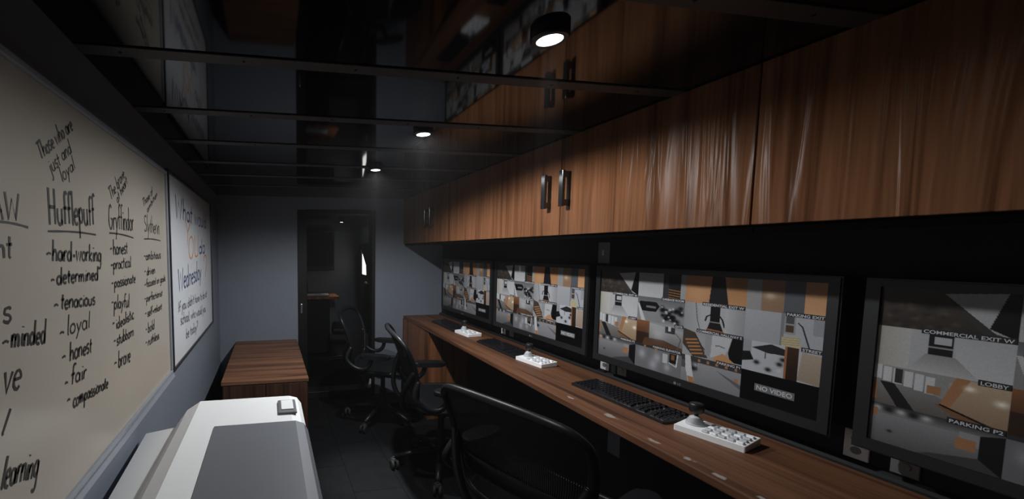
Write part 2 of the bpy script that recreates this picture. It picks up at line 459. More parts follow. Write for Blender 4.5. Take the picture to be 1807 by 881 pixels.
# second row
a = cell_canvas((176, 176, 178)); rect(a, 0, 0, .28, 1, (172, 166, 150), (186, 184, 180), (1, 0)); poly(a, [(.28, 1), (.4, .55), (.62, .55), (.8, 1)], (150, 150, 150), 0, (182, 182, 182)); rect(a, .42, 0, .6, .56, (34, 34, 36)); rect(a, .46, .12, .58, .3, (178, 180, 184)); rect(a, .42, .36, .6, .39, (150, 150, 152)); poly(a, [(.6, 0), (1, 0), (1, 1), (.8, 1), (.62, .56)], (176, 177, 180), 0, (192, 192, 194)); cells[1, 0] = a
a = cell_canvas((140, 140, 142)); rect(a, 0, 0, 1, .35, (108, 108, 110), (130, 130, 132)); poly(a, [(.05, .2), (.42, .18), (.5, .34), (.42, .58), (.1, .6), (.02, .42)], (26, 26, 28)); rect(a, .2, .36, .42, .44, (120, 120, 122)); poly(a, [(.0, .3), (.04, .3), (.2, 1), (.1, 1)], (190, 190, 190))
for _ in range(26): blob(a, rng.uniform(.55, 1), rng.uniform(.3, 1), rng.uniform(.04, .09), (14, 14, 16), .95)
for _ in range(12): blob(a, rng.uniform(.55, 1), rng.uniform(.3, .95), .035, (206, 206, 210), .9)
cells[1, 1] = a
a = cell_canvas((172, 172, 174)); rect(a, 0, 0, .3, 1, (150, 150, 152), (168, 168, 170), (1, 0)); rect(a, .46, 0, .62, .6, (24, 24, 27)); poly(a, [(.4, 1), (.46, .6), (.62, .6), (.7, 1)], (40, 34, 32)); stroke(a, [(.2, 0), (.24, .6), (.3, 1)], .006, (60, 60, 62)); stroke(a, [(.38, .6), (.4, .45), (.46, .38)], .014, (30, 30, 32)); stroke(a, [(.7, .75), (.66, .5), (.62, .4)], .014, (30, 30, 32)); stroke(a, [(.42, .9), (.68, .93)], .016, (176, 104, 56)); stroke(a, [(.46, .62), (.62, .62)], .01, (140, 140, 142)); rect(a, .7, 0, 1, 1, (176, 176, 178), (150, 150, 154), (1, 0)); cells[1, 2] = a
a = cell_canvas((168, 170, 176)); rect(a, 0, 0, .48, 1, (164, 166, 172), (158, 160, 166)); rect(a, .48, 0, .52, 1, (128, 130, 134)); rect(a, .52, .05, .66, .62, (150, 150, 152)); rect(a, .54, .08, .64, .3, (86, 88, 92)); rect(a, .54, .34, .64, .56, (96, 70, 52)); poly(a, [(.5, .72), (.7, .66), (.74, 1), (.5, 1)], (196, 178, 132))
for i in range(4): stroke(a, [(.5, .74+i*.07), (.72, .70+i*.07)], .004, (150, 136, 104))
stroke(a, [(.69, .25), (.74, .35), (.84, .98)], .010, (50, 50, 54)); rect(a, .86, 0, 1, .55, (150, 152, 158)); cells[1, 3] = a
# third row
a = cell_canvas((150, 148, 146)); poly(a, [(0, .3), (.3, .34), (1, .95), (1, 1), (0, 1)], (142, 142, 144), 0, (112, 104, 98))
for i in range(6): rect(a, .0+i*.085, .0+i*.02, .07+i*.085, .36+i*.03, (196, 196, 198)); 
rect(a, .18, .04, .24, .40, (60, 60, 62)); poly(a, [(.06, .42), (.18, .42), (.36, 1), (.22, 1)], (40, 40, 44)); poly(a, [(.60, .15), (.74, .02), (1, .06), (1, 1), (.58, .72)], (196, 168, 132), 0, (164, 132, 98)); poly(a, [(.64, 0), (.74, 0), (.62, .72), (.54, .7)], OR); poly(a, [(.5, .7), (.58, .7), (1, 1), (.72, 1)], (148, 98, 60)); stroke(a, [(.55, .7), (.95, 1)], .012, BK); blob(a, .74, .2, .06, (250, 240, 220), .9); blob(a, .95, .4, .07, (250, 240, 220), .9); rect(a, .44, .30, .54, .5, (178, 122, 74)); rect(a, 0, .45, .04, .9, OR); cells[2, 0] = a
a = cell_canvas((150, 150, 152)); rect(a, 0, 0, .3, .55, (158, 98, 54), (110, 66, 38)); rect(a, 0, .5, .3, 1, (70, 44, 30)); poly(a, [(.3, .05), (1, .2), (1, .9), (.3, .75)], (172, 172, 174), 0, (120, 118, 116)); poly(a, [(.2, .7), (.6, .66), (1, .85), (1, 1), (.15, 1)], (96, 66, 46), 0, (120, 74, 44)); rect(a, .64, .1, .84, .34, (62, 62, 64)); rect(a, .7, .08, .76, .26, (190, 190, 192)); blob(a, .5, .45, .25, (186, 186, 188), .7); stroke(a, [(.85, .3), (.96, .5), (.9, .95)], .01, (96, 96, 98)); cells[2, 1] = a
a = cell_canvas((158, 158, 160)); poly(a, [(0, 0), (.22, .1), (.46, .95), (.2, 1), (0, .6)], (84, 70, 58))
for i in range(5): stroke(a, [(.06+i*.03, .42+i*.12), (.26+i*.025, .34+i*.12)], .016, (200, 128, 66))
stroke(a, [(.22, .15), (.34, .55), (.44, .75)], .012, (56, 54, 52)); rect(a, .4, 0, .52, .85, (150, 150, 154)); poly(a, [(.52, 0), (.86, 0), (.74, .7), (.5, .9)], (182, 182, 186)); poly(a, [(.84, 0), (1, 0), (1, .9), (.82, .9), (.78, .6)], (20, 20, 22)); poly(a, [(.56, .85), (.7, .66), (.88, .9), (.8, 1), (.56, 1)], (206, 142, 84)); stroke(a, [(.58, .44), (.64, .42), (.72, .46)], .008, (50, 50, 52)); cells[2, 2] = a
a = cell_canvas((178, 180, 186)); rect(a, 0, 0, .12, .4, (150, 152, 156)); poly(a, [(.12, .22), (.38, .02), (.58, .12), (.6, .3), (.34, .32)], (50, 50, 54)); stroke(a, [(.31, .3), (.31, .5)], .007, (70, 70, 74)); rect(a, .58, 0, .72, 1, (84, 50, 30), (60, 36, 24)); poly(a, [(.76, .1), (1, .12), (1, 1), (.72, .95)], (180, 158, 136), 0, (166, 142, 120)); poly(a, [(0, .4), (.1, .36), (.16, .62), (.0, .72)], (34, 34, 38))
for (x, y) in ((.2, .68), (.36, .84), (.06, .56), (.5, .6), (.54, .44)): blob(a, x, y, .06, (22, 20, 22), .95)
stroke(a, [(.57, .0), (.57, 1)], .012, (178, 110, 60)); blob(a, .5, .8, .05, (200, 200, 204), .8); cells[2, 3] = a
# bottom row
a = cell_canvas((128, 128, 131)); rect(a, 0, .25, 1, 1, (142, 142, 145), (104, 104, 107)); rect(a, 0, 0, 1, .2, (70, 70, 72), (120, 120, 122)); 
for i in range(5): blob(a, .06+i*.1, .12, .07, (36, 36, 38) if i % 2 else (190, 190, 192), .9)
rect(a, .02, .12, .07, .32, OR); rect(a, .70, .2, .86, .5, (150, 150, 154)); rect(a, .68, .34, .82, .6, OR); poly(a, [(.84, .2), (1, .1), (1, 1), (.84, .85)], (28, 28, 30)); blob(a, .18, .66, .035, (40, 40, 42), .9); poly(a, [(.5, .9), (.84, .72), (1, 1), (.4, 1)], (76, 76, 80)); cells[3, 0] = a
a = cell_canvas((120, 120, 124))
for (x, y, r) in ((.16, .4, .2), (.5, .42, .2), (.42, .75, .22), (.72, .7, .16)): blob(a, x, y, r, (188, 188, 194), .65, 2.4)
rect(a, 0, 0, 1, .1, (60, 60, 62)); rect(a, .44, .06, .5, .16, OR); rect(a, .2, .02, .24, .1, OR); rect(a, .62, .18, .72, .55, (182, 182, 184)); rect(a, .76, .12, .92, .5, (36, 34, 34)); rect(a, .79, .16, .86, .36, (150, 94, 52)); stroke(a, [(.76, .5), (.9, .6), (.92, .12)], .012, (196, 196, 198)); cells[3, 1] = a
a = cell_canvas((136, 136, 140)); rect(a, 0, 0, 1, .22, (70, 68, 68)); rect(a, 0, .2, 1, 1, (150, 150, 154), (132, 132, 136)); 
for i in range(5): rect(a, .3+i*.15, .06, .34+i*.15, .16, OR)
rect(a, .0, .2, .3, .5, (92, 92, 95)); blob(a, .22, .45, .09, (28, 28, 30), .9); blob(a, .26, .3, .07, (176, 176, 180), .9); poly(a, [(.06, 0), (.16, 0), (.2, .5), (.26, 1), (.14, 1), (.08, .5)], (192, 192, 196)); poly(a, [(.12, .78), (.23, .78), (.26, 1), (.15, 1)], OR); rect(a, .9, .42, .96, .64, OR); poly(a, [(.6, .3), (1, .6), (1, .75)], (104, 104, 108)); cells[3, 2] = a
cells[3, 3] = cell_canvas((5, 5, 6))
SW, SH = .809, .415          # visible screen
img = np.zeros((CH*4, CW*4, 3))
for (r, c), a in cells.items():
    if (r, c) != (3, 3): grain(a, .02)
    img[r*CH:(r+1)*CH, c*CW:(c+1)*CW] = a
img = np.clip(img, 0, 255)/255
g_ = img.mean(2, keepdims=True); img = g_+(img-g_)*.66                # washed-out cctv colour
lin = np.where(img > .04045, ((img+.055)/1.055)**2.4, img/12.92)**1.18*.98
def screen_mesh():
    ny, nx = CH*4, CW*4
    u = (np.arange(nx)+.0)/(nx-1); v = np.arange(ny)/(ny-1)
    uu, vv = np.meshgrid(u, v)
    co = np.zeros((ny, nx, 3)); co[..., 1] = (.5-uu)*SW; co[..., 2] = (.5-vv)*SH
    idx = np.arange(ny*nx).reshape(ny, nx)
    f = np.stack([idx[:-1, :-1], idx[1:, :-1], idx[1:, 1:], idx[:-1, 1:]], -1).reshape(-1, 4)
    me = bpy.data.meshes.new('screen')
    me.from_pydata(co.reshape(-1, 3).tolist(), [], f.tolist())
    at = me.color_attributes.new('picture', 'FLOAT_COLOR', 'POINT')
    ca = np.ones((ny*nx, 4)); ca[:, :3] = lin.reshape(-1, 3)
    at.data.foreach_set('color', ca.ravel().astype(np.float32))
    me.materials.append(M['screen'])
    return me
# facing -X, reading towards -Y
def face_left(x, y, z): return Matrix.Translation((x, y, z)) @ Matrix(((0, 0, -1, 0), (-1, 0, 0, 0), (0, 1, 0, 0), (0, 0, 0, 1)))
CAP = {(1, 0): 'COMMERCIAL EXIT W', (1, 1): 'GARBAGE ROOM', (1, 2): 'RESIDENTIAL EXIT W', (1, 3): 'PARKING EXIT',
       (2, 0): 'LOBBY', (2, 1): 'GATE', (2, 2): 'COMMERCIAL HALLWAY E', (2, 3): 'STREET',
       (3, 0): 'PARKING P2', (3, 1): 'PARKING ELEVATOR', (3, 2): 'PARKING P1'}
def make_tv(loc, label):
    t = thing('wall_monitor', label, 'monitor', loc, 0, 'surveillance screens over the worktop')
    W2, H2 = .433, .235
    bm = B()                                     # bezel ring + back shell
    oy, oz, iy, iz = W2, H2, SW/2, SH/2
    zc = .006                                    # the screen sits a little above the middle
    out_ = [(-oy, -oz), (oy, -oz), (oy, oz), (-oy, oz)]; inn = [(-iy, -iz+zc), (iy, -iz+zc), (iy, iz+zc), (-iy, iz+zc)]
    vo = [bm.verts.new((0, y, z)) for y, z in out_]; vi = [bm.verts.new((0, y, z)) for y, z in inn]
    vd = [bm.verts.new((.008, y, z)) for y, z in inn]; vb = [bm.verts.new((.035, y, z)) for y, z in out_]
    vb2 = [bm.verts.new((.062, y*.8, z*.8)) for y, z in out_]
    for i in range(4):
        j = (i+1) % 4
        bm.faces.new([vo[i], vo[j], vi[j], vi[i]]); bm.faces.new([vi[i], vi[j], vd[j], vd[i]])
        bm.faces.new([vo[i], vb[i], vb[j], vo[j]]); bm.faces.new([vb[i], vb2[i], vb2[j], vb[j]])
    bm.faces.new(vb2); bm.faces.new(vd)
    bmesh.ops.bevel(bm, geom=[e for e in bm.edges if all(v in vo for v in e.verts)], offset=.004, segments=2, affect='EDGES')
    obj('bezel', bm, M['tv_plastic'], t)
    s = bpy.data.objects.new('screen', screen_mesh()); COL.objects.link(s); s.parent = t; s.location = (.0065, 0, zc)
    def caption(txt, bg, mats, y0, y1, z0, z1, size, ty, tz, tw):
        bm = B(); box(bm, -.0008, 0, y0, y1, z0, z1)
        tb = text_bm(txt, size, Matrix.Identity(4), 1.0)
        k_ = tw/max(v.co.x for v in tb.verts)
        tb.transform(face_left(-.0012, ty, tz) @ Matrix.Diagonal((k_, 1.0, 1, 1)))
        join_bm(bm, tb, 1)
        obj('caption', bm, [bg, M['caption_text']], s)
    for (r, c), txt in CAP.items():
        h = SH/4*.13; size = h*.9
        right = SW/2-(c+1)*SW/4+.001; top = SH/2-r*SH/4+h*.45
        w = min(SW/4*.96, len(txt)*size*.60+.006)
        caption(txt, M['caption_bg'], 0, right, right+w, top-h, top, size, right+w-.003, top-h*.86, w-.006)
    yl = -SW/4-.046; zt = -SH*3/8-.010
    caption('NO VIDEO', M['novideo_bg'], 0, yl-.099, yl+.005, zt-.001, zt+.023, .021, yl, zt+.004, .094)
    lb = B(); lathe(lb, [(.0055, 0), (.0055, .0008)], (0, 0, 0), 20, 'x', )
    for v in lb.verts: v.co = v.co*1.0 + Vector((-.0009, .015, -H2+.0125))
    tb = text_bm('LG', .012, Matrix.Identity(4), 1.0); tb.transform(face_left(-.0008, .006, -H2+.0085)); join_bm(lb, tb)
    obj('logo', lb, M['plate'], t)
    br_ = B(); box(br_, .0615, XR-loc[0]-.0005, -.12, .12, -.1, .1, .003)
    obj('wall_bracket', br_, M['black_plastic'], t)
    return t
ZTV = 1.110
tv = make_tv((1.60, 1.303, ZTV), 'third screen from the doorway wall, camera views above the nearest keyboard')
dup(tv, (1.60, 3.107, ZTV), 0, 'farthest surveillance screen, in the corner beside the doorway wall')
dup(tv, (1.60, 2.211, ZTV), 0, 'second surveillance screen from the doorway wall, above the middle keyboard')
dup(tv, (1.60, 0.393, ZTV), 0, 'surveillance screen cut off by the right edge of the photo, nearest of the row')

# outlets and switches
def plate(name, x, y, z, w, h, mat, label, cat, face=-1, kind='outlet', group=None):
    t = thing(name, label, cat, (x, y, z), 0, group)
    obj('cover_plate', box(B(), -.006, 0, -w/2, w/2, -h/2, h/2, .002), mat, t)
    bm = B()
    if kind == 'outlet':
        for dz in (-.2, .2):
            bm = B(); lathe(bm, [(.011, -.008), (.011, -.0055)], (0, 0, dz*h), 14, 'x'); obj('socket', bm, M['plate'], t)
    else:
        box(bm, -.011, -.0055, -.006, .006, -.014, .014, .002); obj('toggle', bm, M['light_plastic'], t)
    return t
plate('light_switch', XR, 1.794, 1.408, .072, .108, M['plate'], 'grey light switch plate on the wall under the middle overhead cabinet', 'switch', kind='toggle')
for i, (y, mat, cl) in enumerate(((1.757, 'plate_white', 'white'), (1.655, 'plate', 'grey'), (2.66, 'plate_white', 'white'), (2.56, 'plate', 'grey'), (.862, 'plate_white', 'white'), (.77, 'plate', 'grey'))):
    which = ('third', 'second', 'nearest')[i//2]
    plate('wall_outlet', XR, y, .848, .052, .085, M[mat], '%s outlet plate on the wall below the left end of the %s screen' % (cl, which), 'outlet', group='outlet plates under the screens')
plate('wall_outlet', XR-.02, 1.66, .46, .07, .115, M['plate'], 'grey outlet plate low on the dark wall under the worktop', 'outlet')

# ------------------------------------------------------------------ keyboards and joystick controllers
def make_keyboard(loc, rot, label):
    t = thing('keyboard', label, 'keyboard', loc, rot, 'black keyboards on the worktop')
    L, Wd = .445, .135
    bm = B(); prism(bm, [(-Wd/2, .0), (Wd/2, 0), (Wd/2, .022), (-Wd/2, .012)], 'y', -L/2, L/2, .003)
    obj('base', bm, M['black_plastic'], t)
    kb = B()
    nrow = 6
    for r in range(nrow):
        x = Wd/2-.016-r*.0195 - (.004 if r else 0)
        y = L/2-.012
        zb = .012+(x+Wd/2)/Wd*.010
        while y > -L/2+.02:
            w = .0165
            if r == 5 and .02 < y < .13: w = .10
            if not (abs(y+.085) < .006 or abs(y+.142) < .006):
                fr = [(x-.0082, y-w), (x+.0082, y-w), (x+.0082, y), (x-.0082, y)]
                lo = [kb.verts.new((px, py, zb-.0005)) for px, py in fr]
                hi = [kb.verts.new((px*.0+x+(px-x)*.78, (py-(y-w/2))*.84+(y-w/2), zb+.0065)) for px, py in fr]
                kb.faces.new(hi)
                for i in range(4): kb.faces.new([lo[i], lo[(i+1) % 4], hi[(i+1) % 4], hi[i]])
            y -= w+.0028
    ko = obj('keys', kb, M['key_plastic'], t); ko['kind'] = 'stuff'
    return t
kb0 = make_keyboard((1.482, 1.425, ZD), math.radians(1), 'black keyboard on the worktop in front of the third screen, nearest the camera')
dup(kb0, (1.487, 2.325, ZD), math.radians(0), 'black keyboard on the worktop below the second screen')
dup(kb0, (1.490, 3.13, ZD), math.radians(-1), 'black keyboard at the far end of the worktop by the doorway wall')

def make_controller(loc, rot, label):
    t = thing('joystick_controller', label, 'controller', loc, rot, 'white joystick controllers on the worktop')
    L, Wd = .190, .112
    bm = B(); prism(bm, [(-Wd/2, 0), (Wd/2, 0), (Wd/2, .026), (-Wd/2, .020)], 'y', -L/2, L/2, .003)
    obj('body', bm, M['white_plastic'], t)
    for r in range(4):
        for c in range(5):
            x = -.040+r*.024; y = -.078+c*.0225
            z = .020+(x+Wd/2)/Wd*.006
            obj('button', box(B(), x-.0075, x+.0075, y-.0095, y+.0095, z-.001, z+.0065, .0025, 1), M['light_plastic'] if (r+c) % 3 else M['white_plastic'], t)
    jx, jy = .004, .058
    bm = B(); lathe(bm, [(.027, .022), (.027, .027), (.022, .030), (.025, .033), (.019, .037), (.022, .040), (.016, .044), (.018, .047), (.010, .052)], (jx, jy, 0), 24)
    bel = obj('bellows', bm, M['light_plastic'], t, smooth=True)
    bm = B(); lathe(bm, [(.006, .05), (.006, .062), (.016, .064), (.021, .070), (.0215, .092), (.018, .098), (.008, .100)], (jx+.004, jy, 0), 20)
    obj('joystick_knob', bm, M['black_plastic'], t, smooth=True)
    return t
c0 = make_controller((1.498, 1.088, ZD), math.radians(-16)*-1, 'white joystick controller on the worktop nearest the camera, under the third screen')
dup(c0, (1.489, 2.012, ZD), math.radians(9), 'white joystick controller beside the middle keyboard, under the second screen')
dup(c0, (1.487, 2.80, ZD), math.radians(5), 'white joystick controller at the far end, under the farthest screen')

# ------------------------------------------------------------------ handwriting: single-stroke letters
def arc(cx, cy, rx, ry, a0, a1, n=9):
    return [(cx+rx*math.cos(math.radians(a0+(a1-a0)*i/n)), cy+ry*math.sin(math.radians(a0+(a1-a0)*i/n))) for i in range(n+1)]
G = {
 'a': (1.0, [arc(.45, .5, .38, .48, 30, 390), [(.83, .95), (.82, .2), (.95, 0)]]),
 'b': (.95, [[(.12, 2), (.12, 0)], arc(.45, .48, .36, .48, 170, -180)]),
 'c': (.8, [arc(.48, .5, .4, .5, 50, 310)]),
 'd': (1.0, [arc(.42, .48, .36, .48, 20, 380), [(.8, 2), (.8, .1), (.92, 0)]]),
 'e': (.85, [[(.1, .5), (.75, .58)]+arc(.44, .5, .36, .5, 15, 315)]),
 'f': (.7, [arc(.55, 1.6, .25, .35, 40, 180)+[(.3, .9), (.28, 0)], [(.02, .95), (.62, 1)]]),
 'g': (.95, [arc(.42, .5, .36, .48, 30, 390), [(.8, .95), (.8, -.4)]+arc(.45, -.45, .35, .4, 0, -150, 6)]),
 'h': (.95, [[(.12, 2), (.12, 0)], [(.12, .5)]+arc(.46, .6, .32, .4, 170, 0, 6)+[(.8, 0)]]),
 'i': (.4, [[(.2, .95), (.2, .1), (.3, 0)], [(.2, 1.4), (.22, 1.5)]]),
 'j': (.55, [[(.35, .95), (.35, -.4)]+arc(.15, -.42, .2, .35, 0, -140, 5), [(.35, 1.4), (.37, 1.5)]]),
 'k': (.9, [[(.12, 2), (.12, 0)], [(.75, 1), (.15, .45), (.8, 0)]]),
 'l': (.4, [[(.2, 2), (.18, .1), (.3, 0)]]),
 'm': (1.4, [[(.1, 1), (.1, 0)], [(.1, .5)]+arc(.36, .65, .24, .35, 170, 0, 5)+[(.6, 0)], [(.6, .5)]+arc(.88, .65, .26, .35, 170, 0, 5)+[(1.16, .1), (1.28, 0)]]),
 'n': (.95, [[(.1, 1), (.1, 0)], [(.1, .5)]+arc(.44, .62, .32, .38, 170, 0, 6)+[(.78, 0)]]),
 'o': (.9, [arc(.44, .5, .38, .5, 80, 440, 12)]),
 'p': (.95, [[(.12, 1), (.12, -.9)], arc(.46, .52, .36, .46, 170, -180)]),
 'r': (.7, [[(.1, 1), (.1, 0)], [(.1, .5)]+arc(.42, .6, .3, .38, 170, 50, 5)]),
 's': (.75, [arc(.4, .74, .28, .26, 40, 230, 7)+arc(.38, .26, .3, .27, 80, -150, 8)]),
 't': (.65, [[(.3, 1.6), (.28, .15), (.45, 0)], [(.02, 1), (.6, 1.03)]]),
 'u': (.95, [[(.1, 1), (.1, .4)]+arc(.42, .38, .32, .38, 180, 350, 6), [(.78, 1), (.78, .1), (.9, 0)]]),
 'v': (.85, [[(.05, 1), (.4, 0), (.78, 1)]]),
 'w': (1.25, [[(.05, 1), (.3, 0), (.6, .85), (.88, 0), (1.18, 1)]]),
 'y': (.85, [[(.08, 1), (.42, .1)], [(.8, 1), (.42, .1), (.1, -.8)]]),
 'z': (.8, [[(.1, 1), (.7, 1), (.1, 0), (.75, 0)]]),
 'A': (1.2, [[(.05, 0), (.55, 1.9), (1.05, 0)], [(.25, .7), (.9, .7)]]),
 'W': (1.7, [[(.05, 1.9), (.4, 0), (.8, 1.5), (1.2, 0), (1.6, 1.9)]]),
 'H': (1.25, [[(.15, 1.95), (.15, 0)], [(1.0, 1.95), (1.0, 0)], [(.15, .95), (1.0, .95)]]),
 'G': (1.3, [arc(.65, .95, .55, .95, 50, 330, 12)+[(1.15, .85), (.7, .85)]]),
 'S': (1.05, [arc(.55, 1.42, .42, .46, 40, 240, 8)+arc(.5, .48, .45, .48, 75, -150, 9)]),
 'T': (1.1, [[(.55, 1.9), (.5, 0)], [(.02, 1.85), (1.05, 1.92)]]),
 'I': (.5, [[(.25, 1.9), (.25, 0)]]),
 'Y': (1.1, [[(.05, 1.9), (.5, .95), (.5, 0)], [(1.0, 1.9), (.5, .95)]]),
 'O': (1.3, [arc(.62, .95, .55, .95, 80, 440, 14)]),
 'U': (1.2, [[(.12, 1.9), (.12, .6)]+arc(.58, .55, .46, .55, 180, 360, 8)+[(1.04, 1.9)]]),
 '?': (.9, [arc(.42, 1.45, .36, .45, 170, -60, 9)+[(.45, .55)], [(.45, .12), (.46, .02)]]),
 '-': (.7, [[(.1, .5), (.6, .52)]]), "'": (.3, [[(.15, 1.9), (.1, 1.5)]]), ',': (.4, [[(.2, .1), (.1, -.3)]]), ' ': (.6, []),
}
def ribbon(bm, pts, w, x):
    """pen line lying on a board at plane x; pts are (y, z)"""
    P = [Vector((p[0], p[1])) for p in pts]; n = len(P)
    L_, R_ = [], []
    for i in range(n):
        t = P[min(i+1, n-1)]-P[max(i-1, 0)]
        if t.length < 1e-9: t = Vector((1, 0))
        t.normalize(); nn = Vector((-t.y, t.x))*w*.5*random.uniform(.8, 1.15)
        L_.append(bm.verts.new((x, *(P[i]+nn)))); R_.append(bm.verts.new((x, *(P[i]-nn))))
    for i in range(n-1):
        bm.faces.new([L_[i], R_[i], R_[i+1], L_[i+1]])
def write(bm, txt, a, b_, h, pen, x):
    """write txt from a to b_ (y, z); h is the height from the baseline to the ascender tops"""
    tot = sum(G[c][0]*1.08 for c in txt)
    A = Vector(a); D = Vector(b_)-A; ln = D.length; D.normalize(); Nn = Vector((-D.y, D.x))
    low = all(c in 'acemnorsuvwxz' for c in txt)
    sy = h/1.0 if low else h/1.95
    sx = ln/tot; cur = 0
    for c in txt:
        w, st = G[c]; ky = random.uniform(.92, 1.08); off = random.uniform(-.05, .05)*sy
        for s in st:
            pts = []
            for (px, py) in s:
                q = A+D*((cur+px+.10*py)*sx)+Nn*(py*sy*ky+off)
                pts.append((q.x+random.uniform(-1, 1)*sy*.02, q.y+random.uniform(-1, 1)*sy*.02))
            ribbon(bm, pts, pen, x)
        cur += w*1.08
WORDS_A = [
 ('AW', (0.75, 1.473), (0.827, 1.478), 0.045, 5), ('nt', (0.752, 1.409), (0.796, 1.409), 0.045, 5), ('s', (0.755, 1.298), (0.782, 1.294), 0.026, 5),
 ('minded', (0.775, 1.251), (0.885, 1.235), 0.045, 5), ('ve', (0.745, 1.180), (0.796, 1.169), 0.034, 5), ('l', (0.735, 1.112), (0.744, 1.107), 0.04, 5), ('learning', (0.726, 1.021), (0.831, 0.983), 0.055, 5),
 ('Those who are', (0.904, 1.603), (1.049, 1.706), 0.034, 3.5), ('just and', (0.939, 1.581), (1.038, 1.651), 0.032, 3), ('loyal', (0.984, 1.572), (1.051, 1.617), 0.032, 3),
 ('Hufflepuff', (0.92, 1.476), (1.145, 1.489), 0.072, 6), ('hard-working', (0.925, 1.4), (1.174, 1.392), 0.044, 5.5), ('determined', (0.938, 1.349), (1.15, 1.344), 0.036, 5.5),
 ('tenacious', (0.949, 1.294), (1.123, 1.281), 0.036, 5), ('loyal', (0.969, 1.232), (1.088, 1.227), 0.042, 4), ('honest', (0.976, 1.171), (1.091, 1.164), 0.042, 5), ('fair', (0.975, 1.116), (1.056, 1.106), 0.042, 5),
 ('compassionate', (0.98, 1.061), (1.181, 1.04), 0.034, 5), ('The brave', (1.259, 1.566), (1.383, 1.656), 0.036, 3.5), ('at heart', (1.31, 1.562), (1.406, 1.642), 0.03, 3.5),
 ('Gryffindor', (1.233, 1.483), (1.448, 1.487), 0.075, 5), ('honest', (1.258, 1.409), (1.38, 1.413), 0.042, 5), ('practical', (1.254, 1.366), (1.407, 1.367), 0.036, 4.5), ('passionate', (1.256, 1.313), (1.445, 1.313), 0.034, 5),
 ('playful', (1.246, 1.250), (1.376, 1.240), 0.042, 5), ('idealistic', (1.256, 1.189), (1.415, 1.196), 0.034, 5), ('stubborn', (1.255, 1.141), (1.408, 1.139), 0.036, 5), ('brave', (1.26, 1.071), (1.367, 1.064), 0.05, 5.5),
 ('Those of', (1.562, 1.579), (1.691, 1.646), 0.028, 4), ('ambition', (1.608, 1.563), (1.755, 1.648), 0.024, 4), ('Slytherin', (1.559, 1.493), (1.77, 1.489), 0.064, 4),
 ('ambitious', (1.566, 1.387), (1.774, 1.39), 0.034, 5), ('driven', (1.573, 1.33), (1.684, 1.331), 0.032, 5), ('focused on goals', (1.561, 1.287), (1.835, 1.29), 0.028, 4.5), ('perfectionist', (1.555, 1.233), (1.781, 1.231), 0.028, 4.5),
 ('self-reliant', (1.562, 1.177), (1.765, 1.175), 0.03, 5), ('bold', (1.561, 1.116), (1.649, 1.116), 0.036, 5), ('ruthless', (1.555, 1.068), (1.708, 1.064), 0.034, 5)]
LINES_A = [((0.74, 1.469), (0.847, 1.465)), ((0.914, 1.461), (1.146, 1.463)), ((1.236, 1.472), (1.44, 1.464)), ((1.555, 1.464), (1.775, 1.463)),
 ((0.905, 1.413), (0.922, 1.414)), ((0.917, 1.358), (0.93, 1.358)), ((0.924, 1.304), (0.94, 1.303)), ((0.941, 1.241), (0.958, 1.24)), ((0.945, 1.186), (0.959, 1.186)), ((0.951, 1.126), (0.963, 1.125)), ((0.957, 1.085), (0.969, 1.084)), ((0.755, 1.263), (0.77, 1.262)),
 ((1.238, 1.424), (1.251, 1.426)), ((1.238, 1.377), (1.251, 1.378)), ((1.236, 1.325), (1.249, 1.325)), ((1.231, 1.270), (1.244, 1.270)), ((1.232, 1.208), (1.245, 1.209)), ((1.235, 1.156), (1.248, 1.156)), ((1.232, 1.091), (1.249, 1.09)),
 ((1.548, 1.4), (1.561, 1.4)), ((1.548, 1.344), (1.561, 1.344)), ((1.542, 1.295), (1.555, 1.296)), ((1.536, 1.244), (1.549, 1.244)), ((1.536, 1.19), (1.549, 1.19)), ((1.536, 1.131), (1.549, 1.131)), ((1.53, 1.084), (1.544, 1.083))]
WORDS_B = [('What would', (2.052, 1.585), (3.026, 1.581), 0.11, 0), ('do', (2.695, 1.399), (2.947, 1.405), 0.1, 0), ('Wednesday', (2.075, 1.215), (2.76, 1.240), 0.12, 0),
 ("If you didn't have to be at", (2.061, 1.115), (2.973, 1.09), 0.055, 1), ('school, who would you', (2.102, 1.045), (2.906, 0.993), 0.055, 1), ('be today?', (2.226, 0.948), (2.582, 0.927), 0.055, 1),
 ('Y', (2.25, 1.45), (2.46, 1.46), 0.15, 2), ('OU', (2.347, 1.373), (2.693, 1.384), 0.14, 2), ('?', (2.834, 1.178), (3.014, 1.181), 0.22, 2)]

def whiteboard(name, label, y0, y1, z0, z1, panel, frame, rail):
    t = thing(name, label, 'whiteboard')
    xp = XL+.009
    obj('panel', box(B(), XL+.0005, xp, y0+.004, y1-.004, z0+.004, z1-.004), panel, t)
    bm = B(); w = .016; d = XL+.0175
    box(bm, XL+.0005, d, y0, y1, z1-w, z1, .003); box(bm, XL+.0005, d, y0, y1, z0, z0+w, .003)
    box(bm, XL+.0005, d, y0, y0+w, z0+w, z1-w, .003); box(bm, XL+.0005, d, y1-w, y1, z0+w, z1-w, .003)
    obj('frame', bm, frame, t)
    if rail:
        bm = B(); prism(bm, [(XL+.0005, z0-.022), (XL+.02, z0-.022), (XL+.024, z0-.016), (XL+.02, z0-.001), (XL+.0005, z0-.001)], 'y', y0, y1)
        obj('marker_rail', bm, rail, t)
    return t, xp+.0006
ta, xa = whiteboard('whiteboard', 'large cream whiteboard on the left wall with lists in black marker', -.55, 1.893, .862, 1.772, M['board_a'], M['alu'], M['alu'])
for (w_, a_, b_, h_, p_) in WORDS_A:
    bm = B(); write(bm, w_, a_, b_, h_, p_*.001*1.25, xa); obj('handwritten_word', bm, M['ink'], ta)
